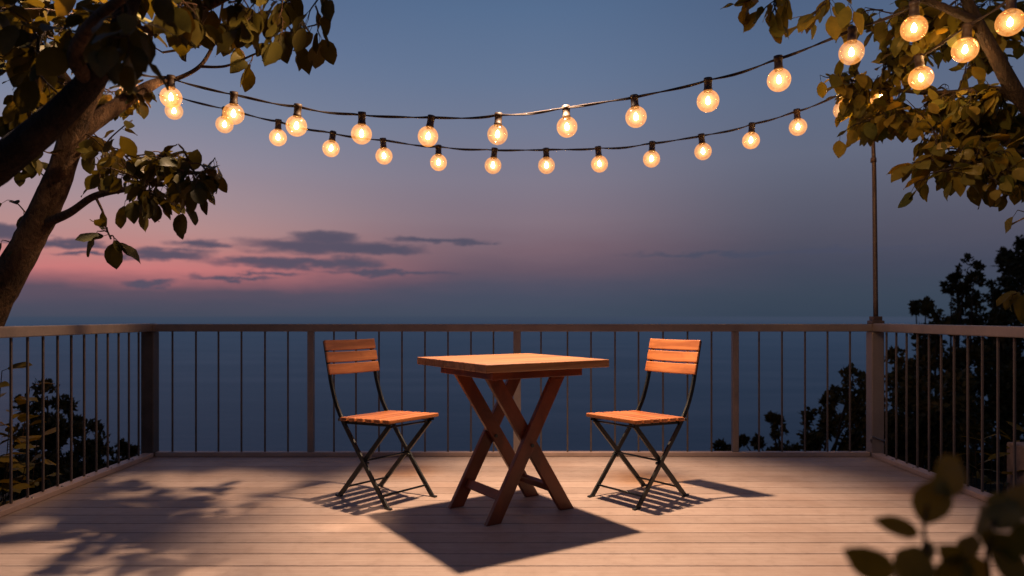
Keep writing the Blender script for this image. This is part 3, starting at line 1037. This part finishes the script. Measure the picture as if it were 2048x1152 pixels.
near_shrub('leafy_shrub', 'small plant with narrow pointed leaves next to the stone block outside the right railing', (2.86, 4.18, hill_z(2.86, 4.18)), stems, 0.12, M['leaf_near'], 9, 'shrub', 0.32, 0.4)

# stone block outside the right railing
zb = hill_z(3.3, 3.95)
blk = MB().box((0, 0, (0.215 - zb) / 2 - 0.06), (0.78, 0.62, 0.215 - zb + 0.12)).build('stone_block', M['stone'], None, 0.012, 3)
blk.location = (3.36, 3.93, zb)
tag(blk, 'square stone block outside the right railing at the edge of view', 'stone block')

# potted plant in the near right corner of the deck
pl = empty('potted_plant', (0.70, 1.0, 0.0))
tag(pl, 'out of focus plant with rounded leaves close to the camera in the lower right corner', 'plant')
MB().lathe([(0.0001, 0.001), (0.12, 0.001), (0.125, 0.02), (0.155, 0.30), (0.17, 0.30), (0.172, 0.335), (0.15, 0.336), (0.145, 0.29), (0.0001, 0.29)], (0, 0, 0), 28).build('pot', M['pot'], pl)
MB().lathe([(0.143, 0.295), (0.08, 0.305), (0.0001, 0.31)], (0, 0, 0), 20).build('soil', M['soil'], pl)
st, cr = MB(), MB()
o0 = Vector((0.70, 1.0, 0))


def pot_leaf(px, py, d, tx, ty, td, W, bx=None):
    """leaf with its base at one point and its tip at another"""
    b, tp = at(px, py, d) - o0, at(tx, ty, td) - o0
    dv = tp - b
    cam = (Vector((0, 0, CZ)) - o0 - b).normalized()
    cr.leaf(b, dv, (cam + rdir() * 0.35).normalized(), dv.length, W, random.uniform(0.04, 0.15), 0.18)


def pot_stem(*rows):
    pts = [Vector((random.uniform(-0.03, 0.03), random.uniform(-0.03, 0.03), 0.3))] + [at(*r) - o0 for r in rows]
    n = len(pts)
    st.tube(pts, [0.005 - 0.003 * i / (n - 1) for i in range(n)], 6, 5, 0, 0, False)


pot_stem((1890, 1200, 0.95), (1860, 1130, 0.92), (1848, 1060, 0.9), (1855, 1010, 0.9))
pot_stem((1980, 1190, 0.95), (1975, 1100, 0.92), (1990, 1040, 0.9))
pot_stem((2060, 1160, 0.95), (2040, 1080, 0.95), (2030, 1010, 0.95))
pot_stem((1820, 1230, 0.9), (1800, 1180, 0.86), (1790, 1150, 0.85))
for a in [(1850, 1050, 0.9, 1880, 950, 0.92, 0.046), (1868, 985, 0.9, 1928, 915, 0.95, 0.05), (1838, 1068, 0.9, 1758, 1038, 0.88, 0.026),
          (1790, 1150, 0.85, 1692, 1105, 0.84, 0.040), (1815, 1175, 0.86, 1838, 1090, 0.88, 0.05), (1850, 1130, 0.9, 1860, 1075, 0.95, 0.02),
          (1925, 1120, 0.92, 1880, 1095, 0.9, 0.03), (1935, 1125, 0.92, 1940, 1060, 0.95, 0.03), (1990, 1060, 0.9, 2025, 1000, 0.95, 0.045),
          (1985, 1075, 0.9, 1945, 1010, 1.0, 0.04), (1980, 1100, 0.92, 2030, 1075, 0.88, 0.05), (1975, 1140, 0.92, 1920, 1165, 0.88, 0.05), (2035, 1040, 0.95, 2060, 960, 1.0, 0.05),
          (2030, 1060, 0.95, 1995, 985, 1.0, 0.035), (2045, 1110, 0.95, 2085, 1050, 0.9, 0.05), (2000, 1150, 0.9, 2045, 1110, 0.9, 0.055), (1890, 1180, 0.92, 1925, 1110, 0.9, 0.045),
          (2055, 1150, 0.95, 2000, 1180, 0.88, 0.05), (1860, 1180, 0.92, 1800, 1200, 0.86, 0.05), (2020, 1010, 0.95, 1965, 1000, 1.0, 0.03)]:
    pot_leaf(*a)
st.build('stem', M['bark_dark'], pl)
cr.build('foliage', M['leaf_pot'], pl)

# ------------------------------------------------------------------ sky
w = bpy.data.worlds.new('World')
bpy.context.scene.world = w
w.use_nodes = True
w.node_tree.nodes.clear()
t = NT(w.node_tree)
out = t.n('ShaderNodeOutputWorld')
sep = t.n('ShaderNodeSeparateXYZ')
t.put(sep.inputs[0], t.n('ShaderNodeTexCoord').outputs['Generated'])
x, y, z = sep.outputs
az = t.math('MULTIPLY', t.math('ARCTAN2', x, y), 180 / PI)
el0 = t.math('MULTIPLY', t.math('ARCSINE', z), 180 / PI)
cv = t.n('ShaderNodeCombineXYZ')
t.put(cv.inputs[0], az)
t.put(cv.inputs[1], el0)
ae = cv.outputs[0]
big = t.noise(t.mapping(ae, (0.06, 0.32, 1)), 1.0, 5, 0.6)
fine = t.noise(t.mapping(ae, (0.22, 1.1, 1), (4, 7, 0)), 1.0, 5, 0.6)
low = t.math('SUBTRACT', 1.0, t.smooth(el0, 4.0, 12.0))
el = t.math('ADD', el0, t.math('MULTIPLY', low, t.math('ADD', t.math('MULTIPLY', t.math('SUBTRACT', big, 0.5), 1.8), t.math('MULTIPLY', t.math('SUBTRACT', fine, 0.5), 0.7))))
f = t.math('DIVIDE', el, 40.0, clamp=True)
E = lambda e: min(1.0, e / 40.0)
top = [(E(40), lin(36, 56, 100))]
cen = t.ramp(f, [(E(0), lin(60, 73, 94)), (E(1.4), lin(68, 75, 97)), (E(2.6), lin(80, 78, 99)), (E(3.8), lin(104, 85, 102)), (E(5.4), lin(122, 96, 110)), (E(7.6), lin(131, 112, 126)), (E(10.8), lin(126, 119, 138)), (E(14.5), lin(110, 118, 145)), (E(18.5), lin(92, 113, 147)), (E(23.5), lin(74, 104, 143)), (E(30), lin(54, 80, 122))] + top)
lef = t.ramp(f, [(E(0), lin(66, 72, 92)), (E(0.9), lin(76, 74, 94)), (E(1.9), lin(94, 78, 96)), (E(2.6), lin(150, 88, 98)), (E(3.4), lin(200, 104, 104)), (E(4.8), lin(192, 120, 116)), (E(6.4), lin(182, 134, 133)), (E(8.5), lin(166, 138, 145)), (E(11.5), lin(144, 136, 154)), (E(15), lin(118, 128, 154)), (E(20), lin(90, 112, 150)), (E(28), lin(60, 86, 128))] + top)
rig = t.ramp(f, [(E(0), lin(48, 64, 84)), (E(1.5), lin(54, 68, 87)), (E(3.8), lin(66, 71, 92)), (E(6), lin(80, 80, 99)), (E(9), lin(88, 91, 111)), (E(12), lin(94, 101, 124)), (E(16), lin(86, 101, 130)), (E(20), lin(74, 97, 132)), (E(26), lin(60, 86, 124)), (E(32), lin(46, 72, 112))] + top)
wl = t.smooth(t.math('MULTIPLY', az, -1.0), 1.0, 28.0)
wr = t.smooth(az, 1.0, 24.0)
# the afterglow lies to the left only; behind the camera the sky is plain dusk blue
wl = t.math('MULTIPLY', wl, t.math('SUBTRACT', 1.0, t.smooth(t.math('MULTIPLY', az, -1.0), 60.0, 120.0)))
col = t.mix(wl, cen, lef)
col = t.mix(wr, col, rig)
blue = t.smooth(t.math('ABSOLUTE', az), 60.0, 120.0)
col = t.mix(blue, col, rig)
# dusk clouds
wa = t.math('ADD', az, t.math('MULTIPLY', t.math('SUBTRACT', t.noise(t.mapping(ae, (0.25, 0.9, 1), (2, 1, 0)), 1.0, 5, 0.62), 0.5), 5.0))
we = t.math('ADD', el0, t.math('MULTIPLY', t.math('SUBTRACT', t.noise(t.mapping(ae, (0.3, 1.3, 1), (9, 3, 0)), 1.0, 5, 0.62), 0.5), 1.7))
clouds = [(640, 493, 140, 15), (650, 477, 56, 11), (740, 497, 90, 10), (580, 526, 150, 10), (400, 489, 56, 8), (330, 508, 88, 11), (110, 486, 110, 9), (875, 482, 80, 6), (10, 462, 55, 13),
          (190, 512, 80, 4), (540, 545, 60, 4), (700, 526, 60, 12), (300, 566, 60, 5), (950, 488, 40, 2.5), (470, 556, 70, 4), (1560, 505, 260, 5), (780, 545, 120, 5)]
dens = None
for (px, py, hw_, hh) in clouds:
    a0 = math.degrees(math.atan((px - CX) / F))
    ca = math.cos(math.radians(a0))
    e0 = math.degrees(math.atan((HY - py) / F * ca))
    sa, se = 1.1 * math.degrees(hw_ / F) * ca * ca, 1.02 * math.degrees(hh / F) * ca
    da = t.math('DIVIDE', t.math('SUBTRACT', wa, a0), sa)
    de = t.math('DIVIDE', t.math('SUBTRACT', we, e0), se)
    r2 = t.math('ADD', t.math('MULTIPLY', da, da), t.math('MULTIPLY', de, de))
    v = t.math('SUBTRACT', 1.0, r2)
    dens = v if dens is None else t.math('MAXIMUM', dens, v)
cl = t.math('MULTIPLY', t.smooth(dens, -0.85, 0.9), 0.95)
ccol = t.mix(t.smooth(az, -20.0, 15.0), lin(82, 77, 99), lin(70, 74, 97))
col = t.mix(cl, col, ccol)
# below the horizon: dark blue haze over the water
col = t.mix(t.smooth(el0, -0.6, 0.05), lin(48, 60, 86), col)
hs = t.n('ShaderNodeHueSaturation')
hs.inputs['Saturation'].default_value = 0.88
t.put(hs.inputs['Color'], col)
col = hs.outputs[0]
bg = t.n('ShaderNodeBackground')
t.put(bg.inputs[0], col)
bg.inputs[1].default_value = 1.0
t.t.links.new(bg.outputs[0], out.inputs['Surface'])

# ------------------------------------------------------------------ lights
def aim(o, target):
    o.rotation_euler = (Vector(target) - o.location).to_track_quat('-Z', 'Y').to_euler()


def spot(name, loc, target, power, half, blend, col, radius):
    l = bpy.data.lights.new(name, 'SPOT')
    l.energy, l.spot_size, l.spot_blend, l.color, l.shadow_soft_size = power, math.radians(2 * half), blend, col, radius
    o = bpy.data.objects.new(name, l)
    o.location = loc
    C.objects.link(o)
    aim(o, target)
    return o


WARM = (1.0, 0.68, 0.45)
spot('terrace_lamp', (0.14, 3.92, 2.75), (0.40, 3.36, 0), 840, 38, 0.66, WARM, 0.05)
spot('tree_lamp', (-1.75, 3.3, 3.3), (-1.95, 3.1, 0), 600, 25, 0.4, WARM, 0.035)
spot('tree_fill', (-0.6, 2.5, 2.25), (-2.2, 3.5, 2.1), 60, 27, 0.6, (1.0, 0.62, 0.34), 0.06)  # unseen fill spot added to brighten the left crown from the front
spot('tree_fill', (-0.5, 4.0, 2.85), (-2.65, 3.72, 1.25), 260, 23, 0.6, (1.0, 0.62, 0.34), 0.05)  # unseen fill spot added to light the left trunk and backlight leaves
spot('tree_fill', (0.95, 2.5, 2.25), (2.4, 3.7, 1.85), 62, 38, 0.6, (1.0, 0.62, 0.34), 0.06)  # unseen fill spot added to brighten the right crown
for nm, loc, pw in (('bulb_glow', at(262, 184, 3.86), 9.0), ('bulb_glow', at(1692, 214, 4.42), 8.0), ('bulb_glow', at(1900, 120, 3.55), 5.0)):
    l = bpy.data.lights.new(nm, 'POINT')
    l.energy, l.color, l.shadow_soft_size = pw, (1.0, 0.58, 0.24), 0.03
    o = bpy.data.objects.new(nm, l)
    o.location = loc
    C.objects.link(o)
sun = bpy.data.lights.new('afterglow_sun', 'SUN')
sun.energy, sun.angle, sun.color = 0.03, math.radians(8), (1.0, 0.5, 0.4)
so = bpy.data.objects.new('afterglow_sun', sun)
C.objects.link(so)
so.rotation_euler = Vector((0.62, -0.78, -0.06)).to_track_quat('-Z', 'Y').to_euler()

# ------------------------------------------------------------------ camera
cam = bpy.data.cameras.new('camera')
co = bpy.data.objects.new('camera', cam)
C.objects.link(co)
co.location = (0, 0, CZ)
co.rotation_euler = (math.radians(90), 0, 0)
cam.sensor_width = 36.0
cam.lens = F / 2048 * 36.0
cam.shift_y = (HY - 576) / 2048
cam.clip_start, cam.clip_end = 0.05, 100000
cam.dof.use_dof = True
cam.dof.focus_distance = 3.75
cam.dof.aperture_fstop = 1.6
sc = bpy.context.scene
sc.camera = co
sc.view_settings.view_transform = 'Standard'
sc.view_settings.look = 'None'
sc.view_settings.exposure = 0
sc.render.engine = 'CYCLES'
sc.cycles.use_denoising = True
sc.cycles.max_bounces = 8
sc.cycles.transparent_max_bounces = 16
sc.cycles.sample_clamp_indirect = 4.0
